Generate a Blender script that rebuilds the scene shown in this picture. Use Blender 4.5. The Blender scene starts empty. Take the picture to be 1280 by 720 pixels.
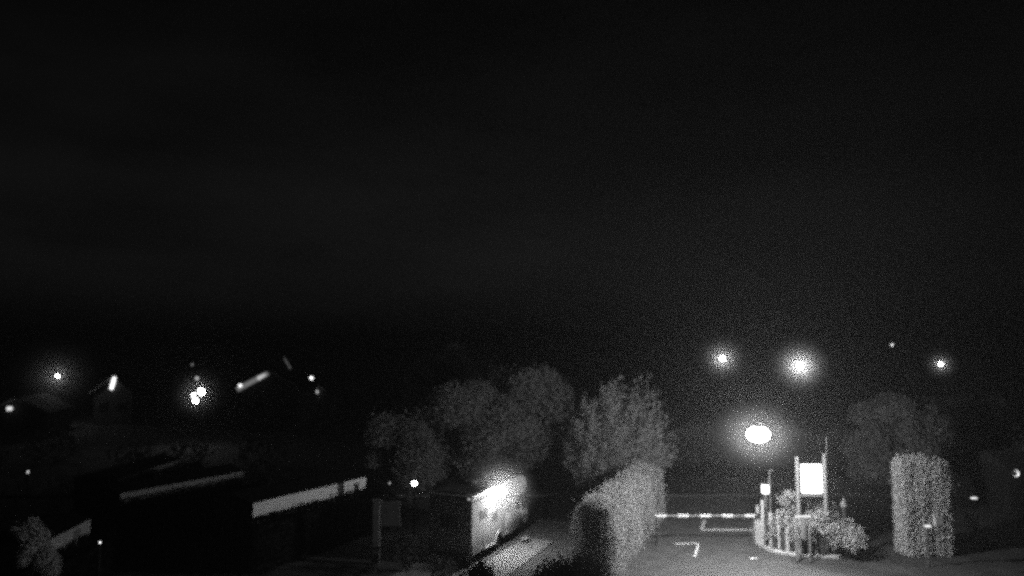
import bpy, math, random
import numpy as np
from mathutils import Vector, Matrix

# ------------------------------------------------------------------ camera, sky, moon, exposure
sc = bpy.context.scene
R = math.radians
CAM_Z, FPX = 9.8, 900.0
PITCH = math.atan(70 / FPX)

cam = bpy.data.objects.new('camera', bpy.data.cameras.new('camera'))
sc.collection.objects.link(cam)
cam.location = (0, 0, CAM_Z)
cam.rotation_euler = (R(90) + PITCH, 0, 0)
cam.data.sensor_width = 36.0
cam.data.lens = FPX / 1280 * 36
cam.data.clip_end = 3000
cam.data.dof.use_dof = True            # the webcam's fixed focus is a little short
cam.data.dof.focus_distance = 14.0
cam.data.dof.aperture_fstop = 0.30
sc.camera = cam

world = bpy.data.worlds.new('World'); sc.world = world
world.use_nodes = True
wn, wl = world.node_tree.nodes, world.node_tree.links
wn.clear()
sky = wn.new('ShaderNodeTexSky'); sky.sky_type = 'NISHITA'; sky.sun_disc = False
sky.sun_elevation = R(-4.4); sky.sun_rotation = R(-12); sky.air_density = 1.5; sky.dust_density = 2.0
bw = wn.new('ShaderNodeRGBToBW')
tc = wn.new('ShaderNodeTexCoord')
cmap = wn.new('ShaderNodeMapping'); cmap.inputs['Scale'].default_value = (2.2, 2.2, 7.0)
cno = wn.new('ShaderNodeTexNoise'); cno.inputs['Scale'].default_value = 1.6; cno.inputs['Detail'].default_value = 5
crm = wn.new('ShaderNodeMapRange'); crm.inputs[1].default_value = .35; crm.inputs[2].default_value = .75
crm.inputs[3].default_value = .70; crm.inputs[4].default_value = 1.40
mul = wn.new('ShaderNodeMath'); mul.operation = 'MULTIPLY'
bg = wn.new('ShaderNodeBackground'); bg.inputs['Strength'].default_value = 0.062
wo = wn.new('ShaderNodeOutputWorld')
wl.new(sky.outputs[0], bw.inputs[0])
wl.new(tc.outputs['Generated'], cmap.inputs[0]); wl.new(cmap.outputs[0], cno.inputs['Vector'])
wl.new(cno.outputs[0], crm.inputs[0])
wl.new(bw.outputs[0], mul.inputs[0]); wl.new(crm.outputs[0], mul.inputs[1])
wl.new(mul.outputs[0], bg.inputs['Color']); wl.new(bg.outputs[0], wo.inputs['Surface'])

moon = bpy.data.objects.new('moon', bpy.data.lights.new('moon', 'SUN'))
sc.collection.objects.link(moon)
moon.data.energy = 0.002; moon.data.angle = R(0.5)
moon.rotation_euler = (R(50), 0, R(20))

sc.view_settings.view_transform = 'Standard'
sc.view_settings.look = 'None'
sc.view_settings.exposure = 0.0
sc.view_settings.gamma = 1.0
sc.render.engine = 'CYCLES'
sc.cycles.volume_bounces = 0
sc.cycles.max_bounces = 4
sc.cycles.diffuse_bounces = 2
sc.cycles.glossy_bounces = 2
sc.cycles.transparent_max_bounces = 6
sc.cycles.sample_clamp_indirect = 2.0
sc.cycles.sample_clamp_direct = 30.0
sc.cycles.use_denoising = False        # what noise is left reads as the camera's night grain
sc.cycles.denoising_input_passes = 'RGB'
sc.cycles.use_adaptive_sampling = True
sc.cycles.adaptive_threshold = 0.006
sc.cycles.adaptive_min_samples = 20
sc.cycles.pixel_filter_type = 'BLACKMAN_HARRIS'
sc.cycles.filter_width = 2.6

rng = random.Random(7)
nrg = np.random.default_rng(11)

# ------------------------------------------------------------------ survey helpers
def ray(px, py):
    x, y = (px - 640) / FPX, -(py - 360) / FPX
    return Vector((x, math.cos(PITCH) - y * math.sin(PITCH), math.sin(PITCH) + y * math.cos(PITCH)))
def at_depth(px, py, d):
    r = ray(px, py); t = d / r.y
    return Vector((0, 0, CAM_Z)) + r * t
def at_height(px, py, z=0.0):
    r = ray(px, py); t = (z - CAM_Z) / r.z
    return Vector((0, 0, CAM_Z)) + r * t

# ------------------------------------------------------------------ materials (the camera sees in grey)
MATS = {}
def mat(name, v, rough=.8, var=.25, scale=3.0, bump=0.0, metal=0.0, spec=.3, bscale=None, streak=None):
    if name in MATS: return MATS[name]
    m = bpy.data.materials.new(name); m.use_nodes = True
    n, l = m.node_tree.nodes, m.node_tree.links
    b = n['Principled BSDF']
    t = n.new('ShaderNodeTexCoord'); no = n.new('ShaderNodeTexNoise')
    mp = n.new('ShaderNodeMapping')
    if streak: mp.inputs['Scale'].default_value = streak
    no.inputs['Scale'].default_value = scale; no.inputs['Detail'].default_value = 6
    l.new(t.outputs['Object'], mp.inputs[0]); l.new(mp.outputs[0], no.inputs['Vector'])
    mr = n.new('ShaderNodeMapRange')
    mr.inputs[1].default_value = .3; mr.inputs[2].default_value = .7
    mr.inputs[3].default_value = v * (1 - var); mr.inputs[4].default_value = v * (1 + var)
    l.new(no.outputs[0], mr.inputs[0]); l.new(mr.outputs[0], b.inputs['Base Color'])
    b.inputs['Roughness'].default_value = rough; b.inputs['Metallic'].default_value = metal
    b.inputs['Specular IOR Level'].default_value = spec
    if bump:
        n2 = n.new('ShaderNodeTexNoise'); n2.inputs['Scale'].default_value = bscale or scale * 8
        n2.inputs['Detail'].default_value = 4
        l.new(t.outputs['Object'], n2.inputs['Vector'])
        bp = n.new('ShaderNodeBump'); bp.inputs['Strength'].default_value = bump; bp.inputs['Distance'].default_value = .03
        l.new(n2.outputs[0], bp.inputs['Height']); l.new(bp.outputs[0], b.inputs['Normal'])
    MATS[name] = m; return m

def leafmat(name, v, var=.5, spec=.12):
    if name in MATS: return MATS[name]
    m = bpy.data.materials.new(name); m.use_nodes = True
    n, l = m.node_tree.nodes, m.node_tree.links
    b = n['Principled BSDF']; b.inputs['Roughness'].default_value = .6; b.inputs['Specular IOR Level'].default_value = spec
    g = n.new('ShaderNodeNewGeometry'); mr = n.new('ShaderNodeMapRange')
    mr.inputs[3].default_value = v * (1 - var); mr.inputs[4].default_value = v * (1 + var)
    l.new(g.outputs['Random Per Island'], mr.inputs[0]); l.new(mr.outputs[0], b.inputs['Base Color'])
    tr = n.new('ShaderNodeBsdfTranslucent'); l.new(mr.outputs[0], tr.inputs['Color'])
    mx = n.new('ShaderNodeMixShader'); mx.inputs[0].default_value = .45
    l.new(b.outputs[0], mx.inputs[1]); l.new(tr.outputs[0], mx.inputs[2])
    l.new(mx.outputs[0], n['Material Output'].inputs['Surface'])
    MATS[name] = m; return m

def glow(name, s):
    if name in MATS: return MATS[name]
    m = bpy.data.materials.new(name); m.use_nodes = True
    n, l = m.node_tree.nodes, m.node_tree.links
    n.remove(n['Principled BSDF'])
    e = n.new('ShaderNodeEmission'); e.inputs['Color'].default_value = (1, 1, 1, 1); e.inputs['Strength'].default_value = s
    l.new(e.outputs[0], n['Material Output'].inputs['Surface'])
    MATS[name] = m; return m

M_grass = mat('night_grass', .065, .95, .4, .6, .6, bscale=9)
M_asph = mat('asphalt', .115, .75, .22, 1.4, .35, bscale=40)
M_track = mat('gravel_track', .24, .9, .25, 2.0, .5, bscale=30)
M_conc = mat('pale_concrete', .55, .85, .15, 2.5, .2)
M_kerb = mat('kerb_stone', .5, .85, .2, 3, .2)
M_paint = mat('road_paint', .9, .7, .2, 5)
M_soil = mat('planting_soil', .05, .95, .3, 3, .5)
M_white = mat('white_coachwork', .72, .35, .06, 1.2, spec=.5)
M_cream = mat('pale_cladding', .72, .6, .12, 1.5)
M_grey = mat('grey_trim', .2, .5, .2, 4)
M_dark = mat('dark_metal', .05, .5, .2, 5, metal=.2)
M_black = mat('black_rubber', .025, .8, .2, 6)
M_glass = mat('dark_glass', .02, .08, .1, 2, spec=.6)
M_curt = mat('curtained_glass', .2, .3, .3, 4, spec=.5)
M_chrome = mat('bright_trim', .8, .25, .05, 2, metal=.7)
M_timber = mat('weathered_timber', .22, .85, .35, 2.5, .3, streak=(6, 6, .6))
M_timberd = mat('dark_timber', .07, .85, .35, 2.5, .3, streak=(6, 6, .6))
M_bark = mat('bark', .09, .95, .35, 4, .6, streak=(4, 4, .7))
M_roof = mat('felt_roof', .05, .9, .3, 2, .3)
M_render = mat('house_render', .045, .9, .15, 1.2, .15)
M_hill = mat('far_hill', .03, 1, .3, .05)
M_red = mat('red_boom_band', .3, .5, .1, 3)
M_reflect = mat('white_boom_band', .85, .35, .04, 3)
M_leaf = leafmat('leaf_mid', .32, .3)
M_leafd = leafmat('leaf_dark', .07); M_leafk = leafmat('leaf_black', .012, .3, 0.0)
M_leafp = leafmat('leaf_pale', .58, .25)
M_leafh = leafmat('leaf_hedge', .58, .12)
M_lawn = leafmat('grass_blade', .08)

# ------------------------------------------------------------------ mesh helpers
class MB:
    def __init__(s): s.v = []; s.f = []
    def add(s, vs, fs):
        o = len(s.v); s.v += [tuple(v) for v in vs]; s.f += [tuple(i + o for i in f) for f in fs]; return s
    def box(s, c, d, bev=0.0, rz=0.0):
        cx, cy, cz = c; x, y, z = d[0] / 2, d[1] / 2, d[2] / 2
        if bev <= 0:
            pts = [(sx * x, sy * y, sz * z) for sz in (-1, 1) for sx, sy in ((-1, -1), (1, -1), (1, 1), (-1, 1))]
            fs = [(3, 2, 1, 0), (4, 5, 6, 7), (0, 1, 5, 4), (1, 2, 6, 5), (2, 3, 7, 6), (3, 0, 4, 7)]
        else:
            b = min(bev, x * .9, y * .9, z * .9)
            ring = lambda i, zz: [(-x + i, -y + i + b, zz), (-x + i + b, -y + i, zz), (x - i - b, -y + i, zz), (x - i, -y + i + b, zz),
                                  (x - i, y - i - b, zz), (x - i - b, y - i, zz), (-x + i + b, y - i, zz), (-x + i, y - i - b, zz)]
            i0 = min(b, x * .4, y * .4) * .6
            pts = ring(i0, -z) + ring(0, -z + b) + ring(0, z - b) + ring(i0, z)
            fs = [tuple(range(7, -1, -1)), tuple(range(24, 32))]
            for k in range(3):
                for j in range(8): fs.append((k * 8 + j, k * 8 + (j + 1) % 8, k * 8 + 8 + (j + 1) % 8, k * 8 + 8 + j))
        ca, sa = math.cos(rz), math.sin(rz)
        return s.add([(cx + ca * a - sa * b_, cy + sa * a + ca * b_, cz + c_) for a, b_, c_ in pts], fs)
    def tube(s, path, rad, n=8, cap=True):
        path = [Vector(p) for p in path]
        if not isinstance(rad, (list, tuple)): rad = [rad] * len(path)
        vs, fs = [], []
        for i, p in enumerate(path):
            t = (path[min(i + 1, len(path) - 1)] - path[max(i - 1, 0)]).normalized()
            a = t.cross(Vector((0, 0, 1)))
            if a.length < .05: a = t.cross(Vector((1, 0, 0)))
            a.normalize(); b = t.cross(a)
            for k in range(n):
                th = 2 * math.pi * k / n
                vs.append(p + (a * math.cos(th) + b * math.sin(th)) * rad[i])
        for i in range(len(path) - 1):
            for k in range(n):
                fs.append((i * n + k, i * n + (k + 1) % n, (i + 1) * n + (k + 1) % n, (i + 1) * n + k))
        if cap: fs += [tuple(range(n - 1, -1, -1)), tuple(range((len(path) - 1) * n, len(path) * n))]
        return s.add(vs, fs)
    def lathe(s, c, prof, n=12):
        vs, fs = [], []
        for r, z in prof:
            for k in range(n):
                th = 2 * math.pi * k / n
                vs.append((c[0] + r * math.cos(th), c[1] + r * math.sin(th), c[2] + z))
        for i in range(len(prof) - 1):
            for k in range(n):
                fs.append((i * n + k, i * n + (k + 1) % n, (i + 1) * n + (k + 1) % n, (i + 1) * n + k))
        fs += [tuple(range(n - 1, -1, -1)), tuple(range((len(prof) - 1) * n, len(prof) * n))]
        return s.add(vs, fs)
    def ball(s, c, r, n=12, m=8, sc_=(1, 1, 1)):
        prof = [(max(.001, r * math.sin(math.pi * k / m)), -r * math.cos(math.pi * k / m)) for k in range(m + 1)]
        o = len(s.v); s.lathe((0, 0, 0), prof, n)
        for i in range(o, len(s.v)):
            a = s.v[i]; s.v[i] = (c[0] + a[0] * sc_[0], c[1] + a[1] * sc_[1], c[2] + a[2] * sc_[2])
        return s
    def prism_y(s, prof, y0, y1):            # outline in x,z swept along y
        n = len(prof)
        vs = [(x, y0, z) for x, z in prof] + [(x, y1, z) for x, z in prof]
        fs = [tuple(range(n)), tuple(range(2 * n - 1, n - 1, -1))]
        for k in range(n): fs.append((k, n + k, n + (k + 1) % n, (k + 1) % n))
        return s.add(vs, fs)
    def slab(s, poly, z0, z1):               # outline in x,y extruded up
        n = len(poly)
        vs = [(p[0], p[1], z0) for p in poly] + [(p[0], p[1], z1) for p in poly]
        fs = [tuple(range(n - 1, -1, -1)), tuple(range(n, 2 * n))]
        for k in range(n): fs.append((k, (k + 1) % n, n + (k + 1) % n, n + k))
        return s.add(vs, fs)
    def build(s, name, m, parent=None, smooth=False, loc=None):
        me = bpy.data.meshes.new(name)
        me.from_pydata(s.v, [], s.f); me.update()
        if m: me.materials.append(m)
        if smooth:
            for p in me.polygons: p.use_smooth = True
        o = bpy.data.objects.new(name, me); sc.collection.objects.link(o)
        if parent: o.parent = parent
        if loc is not None: o.location = loc
        return o

def bevelled(o, w=.03, seg=2):
    md = o.modifiers.new('edge', 'BEVEL'); md.width = w; md.segments = seg; md.limit_method = 'ANGLE'; md.angle_limit = R(35)
    return o
def tag(o, label=None, cat=None, group=None, kind=None):
    if label: o['label'] = label
    if cat: o['category'] = cat
    if group: o['group'] = group
    if kind: o['kind'] = kind
    return o
def empty(name, loc, rz=0):
    o = bpy.data.objects.new(name, None); sc.collection.objects.link(o)
    o.empty_display_size = .2; o.location = loc; o.rotation_euler = (0, 0, rz); return o
def copy_tree(o, parent=None):
    c = o.copy(); sc.collection.objects.link(c); c.parent = parent
    for ch in [x for x in sc.objects if x.parent == o]: copy_tree(ch, c)
    return c

def leaf_mesh(name, pts, size, m, parent=None, up=.3, aspect=.5, nrm=None):
    """many small pointed leaf faces at the given points"""
    pts = np.asarray(pts, float); n = len(pts)
    d = nrg.normal(size=(n, 3)); d[:, 2] += up
    if nrm is not None: d = d * .75 + np.asarray(nrm) * .9
    d /= np.linalg.norm(d, axis=1)[:, None]
    a = np.cross(d, nrg.normal(size=(n, 3))); a /= np.linalg.norm(a, axis=1)[:, None] + 1e-9
    L = (size * nrg.uniform(.6, 1.4, n))[:, None]
    v = np.empty((n, 4, 3))
    v[:, 0] = pts - d * L * .5; v[:, 2] = pts + d * L * .5
    v[:, 1] = pts + a * L * aspect * .5; v[:, 3] = pts - a * L * aspect * .5
    me = bpy.data.meshes.new(name)
    me.vertices.add(n * 4); me.vertices.foreach_set('co', v.ravel())
    me.loops.add(n * 4); me.loops.foreach_set('vertex_index', np.arange(n * 4, dtype=np.int32))
    me.polygons.add(n); me.polygons.foreach_set('loop_start', np.arange(0, n * 4, 4, dtype=np.int32))
    me.polygons.foreach_set('loop_total', np.full(n, 4, dtype=np.int32))
    me.update(calc_edges=True); me.materials.append(m)
    o = bpy.data.objects.new(name, me); sc.collection.objects.link(o)
    if parent: o.parent = parent
    return o

def clump_points(blobs, density):
    out = []
    for (x, y, z, r, rz) in blobs:
        k = int(density * r * r)
        d = nrg.normal(size=(k, 3)); d /= np.linalg.norm(d, axis=1)[:, None]
        rad = nrg.uniform(.35, 1.0, k) ** .5 * (1 + .18 * nrg.normal(size=k))
        p = d * rad[:, None] * np.array([r, r, rz]) + np.array([x, y, z])
        out.append(p)
    return np.concatenate(out)

def tree(name, label, loc, h, w, m, lobes=26, density=330, leaf=.3, trunk_r=.16, trunk_h=.35, group=None, seed=0, shape=1.0, lean=(0, 0)):
    r_ = random.Random(seed)
    t = empty(name, loc); tag(t, label, 'tree', group)
    th = h * trunk_h
    top = Vector((lean[0], lean[1], h * .8))
    blobs, mb = [], MB()
    mb.tube([(0, 0, -.1), (lean[0] * .2 + .05, lean[1] * .2, th * .5), (lean[0] * .45, lean[1] * .45, th), tuple(top)],
            [trunk_r * 1.25, trunk_r, trunk_r * .8, trunk_r * .15], 8)
    limbs = MB()
    for k in range(lobes):
        a = r_.uniform(0, 2 * math.pi); zz = r_.uniform(0, 1)
        rr = w / 2 * math.sqrt(max(0.02, 1 - (2 * zz - .85) ** 2 / 1.45 ** 2)) * r_.uniform(.35, .92) * (1 if shape == 1 else (1 - shape * zz))
        br = w * r_.uniform(.09, .19)
        c = Vector((lean[0] * (.4 + .6 * zz) + rr * math.cos(a), lean[1] + rr * math.sin(a), th * .9 + (h - th - br * .5) * zz))
        blobs.append((c.x, c.y, c.z, br, br * r_.uniform(.7, 1.1)))
        if k % 2 == 0:
            b = Vector((lean[0] * .45, lean[1] * .45, th * r_.uniform(.75, 1.25)))
            mid = b.lerp(c, .5) + Vector((0, 0, .12 * h * .3))
            limbs.tube([b, mid, c], [trunk_r * .5, trunk_r * .28, .02], 5, cap=False)
    mb.build('trunk', M_bark, t, True)
    limbs.build('limbs', M_bark, t, True)
    leaf_mesh('crown', clump_points(blobs, density / max(.3, (w * .14) ** 2) * .35 * (w * .14) ** 2 / max(.05, (w * .14) ** 2) * 1.0 if False else density), leaf, m, t)
    return t

def wall_hedge(name, label, a, b, width, h, m, leaf=.14, dens=150, group=None, cat='hedge', flute=0.0, taper=.06, z0=0.0, rounded=.35, core=None, wild=.3):
    """clipped hedge between ground points a and b: leaves over a dark twiggy core"""
    a, b = Vector((a[0], a[1], 0)), Vector((b[0], b[1], 0))
    u = (b - a); L = u.length; u.normalize(); ang = math.atan2(u.y, u.x)
    t = empty(name, (a.x, a.y, z0), ang); tag(t, label, cat, group)
    def hw(x, z): return width / 2 * (1 - taper * z / h)
    pts, nr = [], []
    def emit(k, fn):
        for _ in range(k):
            p, n_ = fn(); pts.append(p); nr.append(n_)
    U = nrg.uniform
    def side(sgn):
        x, z = U(0, L), U(.02, h)
        off = flute * (math.sin(x * 9.0) * .6 + math.sin(x * 23 + 1) * .4) + nrg.normal() * .05 + wild * (.11 * math.sin(x * 1.7 + z * 1.3) + .08 * math.sin(x * 4.1 - z * 2.7) + (abs(nrg.normal()) ** 3 * .03))
        edge = max(0, (z - (h - rounded)) / rounded) if rounded else 0
        w_ = hw(x, z) - rounded * .6 * edge ** 2.2
        return (x, sgn * (w_ + off), z), (0, sgn, .25)
    def top():
        x, y = U(0, L), U(-1, 1)
        bump = (.05 + .1 * wild) * math.sin(x * 2.1) + (.03 + .06 * wild) * math.sin(x * 5.3 + y * 4) + nrg.normal() * .06 + wild * abs(nrg.normal()) ** 3 * .03
        return (x, y * (hw(x, h) - rounded * .45), h - rounded * .55 * abs(y) ** 2.5 + bump), (0, 0, 1)
    def end(e):
        y, z = U(-1, 1), U(.02, h)
        edge = max(0, (z - (h - rounded)) / rounded) if rounded else 0
        o_ = rounded * .6 * edge ** 2.2 + nrg.normal() * .05 + flute * math.sin(y * 14)
        return ((o_ if e == 0 else L - o_), y * hw(0, z) * (1 - .3 * edge ** 2), z), ((-1 if e == 0 else 1), 0, .25)
    emit(int(L * h * dens), lambda: side(-1)); emit(int(L * h * dens * .6), lambda: side(1))
    emit(int(L * width * dens), top); emit(int(width * h * dens), lambda: end(0)); emit(int(width * h * dens), lambda: end(1))
    leaf_mesh('foliage', pts, leaf, m, t, nrm=nr)
    c = MB().box((L / 2, 0, (h - .25) / 2), (max(.2, L - .36), max(.15, width * (1 - taper) - .36), h - .25), .15)
    c.build('twigs', core or M_timberd, t)
    return t

def bush(name, label, loc, rx, h, m, lobes=9, leaf=.16, dens=260, seed=0, group=None):
    r_ = random.Random(seed)
    t = empty(name, loc); tag(t, label, 'bush', group)
    blobs = []; st = MB()
    for k in range(lobes):
        a = r_.uniform(0, 6.283); q = math.sqrt(r_.uniform(0, 1)) * .7
        br = rx * r_.uniform(.3, .5)
        z = max(br * .6, (h - br * .8) * (1 - q * q) * r_.uniform(.55, 1))
        blobs.append((rx * q * math.cos(a), rx * q * math.sin(a), z, br, br * .85))
        st.tube([(0, 0, -.05), (rx * q * math.cos(a) * .6, rx * q * math.sin(a) * .6, z * .6), (rx * q * math.cos(a), rx * q * math.sin(a), z)], [.035, .025, .01], 5, cap=False)
    st.build('stems', M_bark, t, True)
    leaf_mesh('foliage', clump_points(blobs, dens), leaf, m, t)
    return t

# ------------------------------------------------------------------ directions of the site: pitches, hedge and vans all lie parallel
VN = at_height(590, 700, .3); VF = at_height(662, 655, .3)
U2 = Vector((VF.x - VN.x, VF.y - VN.y, 0)).normalized()       # along the pitch, away from the camera
S2 = Vector((U2.y, -U2.x, 0))                                   # to the right of it
ANG = math.atan2(U2.y, U2.x)

# ------------------------------------------------------------------ ground, road, paving
tag(MB().add([(-900, -200, 0), (900, -200, 0), (900, 1200, 0), (-900, 1200, 0)], [(0, 1, 2, 3)]).build('ground', M_grass), kind='structure')

def sheet(name, poly, z, m, parent=None):
    o = MB().add([(p[0], p[1], z) for p in poly], [tuple(range(len(poly)))]).build(name, m, parent)
    if not parent: o['kind'] = 'structure'
    return o
hN = at_height(762, 735); hF = at_height(828, 648)              # foot of the long hedge, lane side
road = sheet('road', [(3.2, 8), (26, 8), (24, 20), (12.6, 33.2), (13.2, 36.5), (14.0, 42), (16, 62), (9, 62), (hF.x + .3, hF.y + 2), (hN.x + .2, hN.y)], .008, M_asph)
sheet('main_road', [(-120, 47.5), (120, 47.5), (120, 54), (-120, 54)], .012, mat('worn_asphalt', .07, .8, .2, 1.2, .3, bscale=30))
# entrance beyond the barrier keeps a kerb line along the main road
kb = MB()
for k in range(60):
    x = -60 + k * 2.0
    kb.box((x + 1.0, 47.35, .05), (1.97, .2, .14), .02)
tag(kb.build('kerb', mat('weathered_kerb', .14, .9, .3, 3, .2)), kind='structure')
# painted markings
def stripe(p, q, w=.2, z=.0125):
    p, q = Vector(p), Vector(q); p.z = q.z = 0
    d = (q - p).normalized(); s = Vector((-d.y, d.x, 0)) * w / 2
    return sheet('painted_line', [p - s, q - s, q + s, p + s], z, M_paint, road)
g = at_height
stripe(g(876.5, 662.5), g(938, 662.5), .36); stripe(g(881, 650), g(877, 662))
stripe(g(843, 680), g(873.5, 679.5), .19); stripe(g(873, 681), g(868.5, 696), .12)
stripe(g(937, 698), g(947, 698), .2)
# pale paving beside the motorhome
def vp(t, s, z=0.0):                                            # t along the van from its rear right corner, s to its right
    p = VN + U2 * t + S2 * s; return (p.x, p.y, z)
sheet('gravel_pitch', [vp(-3.2, -2.6), vp(-3.2, 4.6), vp(9.5, 4.6), vp(9.5, -2.6)], .010, M_track)
pv = empty('paving_strip', vp(-2.0, .35), ANG); pv['kind'] = 'structure'
for k in range(9):
    for j in range(2):
        MB().box((k * .8 + .4, -.45 - j * .8, .03), (.79, .79, .06), .012).build('paving_slab', M_conc, pv)
# hills and far trees on the skyline
def hill(pts, d, depth):
    vs, fs = [], []
    n = len(pts)
    for (x, z) in pts: vs += [(x, d - depth, -.5), (x, d, z), (x, d + depth, -.5)]
    for k in range(n - 1):
        a, b = 3 * k, 3 * k + 3
        fs += [(a, b, b + 1, a + 1), (a + 1, b + 1, b + 2, a + 2)]
    tag(MB().add(vs, fs).build('hill', M_hill), kind='structure')
prof = []
for k in range(121):
    x = -420 + k * 7
    z = 9 + 3 * math.sin(x * .011 + 1) + 1.6 * math.sin(x * .05) + rng.uniform(-.5, .5)
    z += 12 / (1 + math.exp(-(x - 150) / 18))
    prof.append((x, z))
hill(prof, 430, 60)

# ------------------------------------------------------------------ the motorhome with its awning lamp
def wheel(parent, x, y, r=.34, w=.22, side=-1):
    wh = empty('wheel', (x, y, r)); wh.parent = parent
    ty = MB()
    prof_ = [(r * .62, -w / 2), (r * .92, -w / 2), (r, -w / 2 + .04), (r, w / 2 - .04), (r * .92, w / 2), (r * .62, w / 2)]
    n = 20
    vs, fs = [], []
    for rr, yy in prof_:
        for k in range(n):
            th = 2 * math.pi * k / n; vs.append((rr * math.cos(th), yy, rr * math.sin(th)))
    for i in range(len(prof_)):
        for k in range(n):
            j = (i + 1) % len(prof_)
            fs.append((i * n + k, i * n + (k + 1) % n, j * n + (k + 1) % n, j * n + k))
    ty.add(vs, fs).build('tyre', M_black, wh, True)
    rm = MB(); vs = []; 
    for yy, rr in ((side * (w / 2 - .05), r * .63), (side * (w / 2 - .02), r * .2)):
        for k in range(n):
            th = 2 * math.pi * k / n; vs.append((rr * math.cos(th), yy, rr * math.sin(th)))
    rm.add(vs, [(k, (k + 1) % n, n + (k + 1) % n, n + k) for k in range(n)] + [tuple(range(n, 2 * n))]).build('rim', M_grey, wh)
    return wh

ctr = VN - S2 * 1.1
VL = 7.0
mh = empty('motorhome', (ctr.x, ctr.y, 0), ANG)
tag(mh, 'white motorhome with over-cab bunk, bright awning lamp lit on its side', 'motorhome')
HW = 1.1
body_prof = [(0, .42), (0, 2.85), (.12, 3.02), (4.4, 3.08), (6.1, 2.98), (6.45, 2.75), (6.5, 2.35), (6.3, 2.12), (5.55, 2.02), (5.0, 1.98), (5.0, .42), (3.35, .42), (3.28, .68), (3.05, .85), (2.75, .85), (2.52, .68), (2.45, .42)]
# the house body, its wheel arch cut from the outline
bd = bevelled(MB().prism_y(body_prof, -HW, HW).build('body', mat('grey_white_coachwork', .45, .4, .08, 1.2, spec=.4), mh), .06, 3)
cab_prof = [(5.02, .40), (5.02, 1.97), (5.6, 1.99), (6.25, 1.32), (6.9, 1.12), (7.05, .9), (7.08, .45), (6.55, .42), (6.5, .66), (6.28, .8), (6.0, .8), (5.78, .66), (5.72, .40)]
bevelled(MB().prism_y(cab_prof, -.98, .98).build('cab', mat('cab_paint', .6, .35, .06, 1.5, spec=.5), mh), .05, 3)
MB().add([(5.66, -.9, 2.0), (5.66, .9, 2.0), (6.32, .9, 1.33), (6.32, -.9, 1.33)], [(3, 2, 1, 0)]).build('windscreen', M_glass, mh)
for s in (-1, 1):
    MB().prism_y([(5.35, 1.35), (6.02, 1.33), (5.62, 1.86), (5.35, 1.86)], s * .985 - .006, s * .985 + .006).build('cab_window', M_glass, mh)
    wheel(mh, 2.9, s * .92, .34, .22, s); wheel(mh, 6.14, s * .86, .34, .22, s)
    mr_ = MB().box((6.15, s * 1.2, 1.42), (.14, .2, .3), .03).build('door_mirror', M_black, mh)
    MB().tube([(6.1, s * .97, 1.3), (6.12, s * 1.12, 1.34)], .02, 6).build('mirror_arm', M_black, mr_)
    MB().box((6.99, s * .66, .82), (.16, .34, .2), .05).build('headlamp', M_chrome, mh)
    MB().box((-.015, s * .92, .72), (.04, .16, .42), .01).build('tail_lamp', M_red, mh)
# windows, locker, door on the side that shows
def side_panel(name, x0, x1, z0, z1, m, d=.02, parent=mh):
    return MB().box(((x0 + x1) / 2, -HW - d / 2 - .002, (z0 + z1) / 2), (x1 - x0, d, z1 - z0), .008).build(name, m, parent)
for (x0, x1, z0, z1) in ((.75, 1.6, 1.85, 2.3), (2.05, 2.75, 1.5, 1.95)):
    f_ = side_panel('window', x0, x1, z0, z1, mat('window_frame', .4, .5, .1, 3), .02)
    MB().box(((x0 + x1) / 2, -HW - .026, (z0 + z1) / 2), (x1 - x0 - .08, .012, z1 - z0 - .08), .004).build('pane', M_curt, f_)
dr = side_panel('door', 3.7, 4.32, .5, 2.3, M_white, .025)
MB().box((4.01, -HW - .034, 1.85), (.42, .014, .5), .004).build('door_window', M_curt, dr)
MB().box((3.8, -HW - .05, 1.25), (.14, .05, .05), .01).build('door_handle', M_chrome, dr)
lk = side_panel('locker', 3.3, 3.62, .9, 1.3, M_chrome, .02)
MB().box((3.46, -HW - .035, 1.22), (.18, .03, .05), .01).build('locker_handle', M_chrome, lk)
# wheel-arch lip and skirt trim
arch = [(2.3, -HW - .02, .46)] + [(2.9 + .44 * math.cos(a), -HW - .02, .44 + .44 * math.sin(a)) for a in [math.pi * (1 - k / 10) for k in range(11)]]
MB().tube([(1.2, -HW - .02, .45)] + arch, .055, 6).build('arch_lip', M_white, mh, True)
MB().tube([(.1, -HW - .035, 2.78), (4.95, -HW - .035, 2.82)], .045, 8).build('awning_case', M_white, mh, True)
MB().box((-.02, 0, 1.85), (.03, .9, .6), .01).build('rear_window', M_curt, mh)
MB().box((-.03, 0, .42), (.14, 2.05, .16), .04).build('rear_bumper', M_grey, mh)
MB().add([(.25, -1.0, 3.10), (4.4, -1.0, 3.15), (4.4, 1.0, 3.15), (.25, 1.0, 3.10)], [(0, 1, 2, 3)]).build('roof_covering', M_roof, mh)
MB().box((2.4, .1, 3.2), (.7, .5, .12), .04).build('roof_hatch', M_grey, mh)
LX = min((abs((lambda p: 640 + FPX * p.x / (p.y * math.cos(PITCH) ))(VN + U2 * k * .02 + S2 * .5) - 627), k * .02) for k in range(300))[1]
LP_ = VN + U2 * LX + S2 * .5
LZ = at_depth(627, 615, LP_.y).z
lamp = MB().box((LX, -HW - .05, LZ - .1), (.2, .1, .2), .02).build('awning_lamp', M_grey, mh)
MB().tube([(LX, -HW - .08, LZ - .08), (LX, -HW - .3, LZ - .02), (LX, -HW - .5, LZ)], .025, 6).build('lamp_arm', M_grey, lamp)
MB().ball((LX, -HW - .5, LZ), .2, 14, 10, (1.25, 1, .85)).build('lamp_globe', glow('lamp_motorhome', 150), lamp, True)
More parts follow.
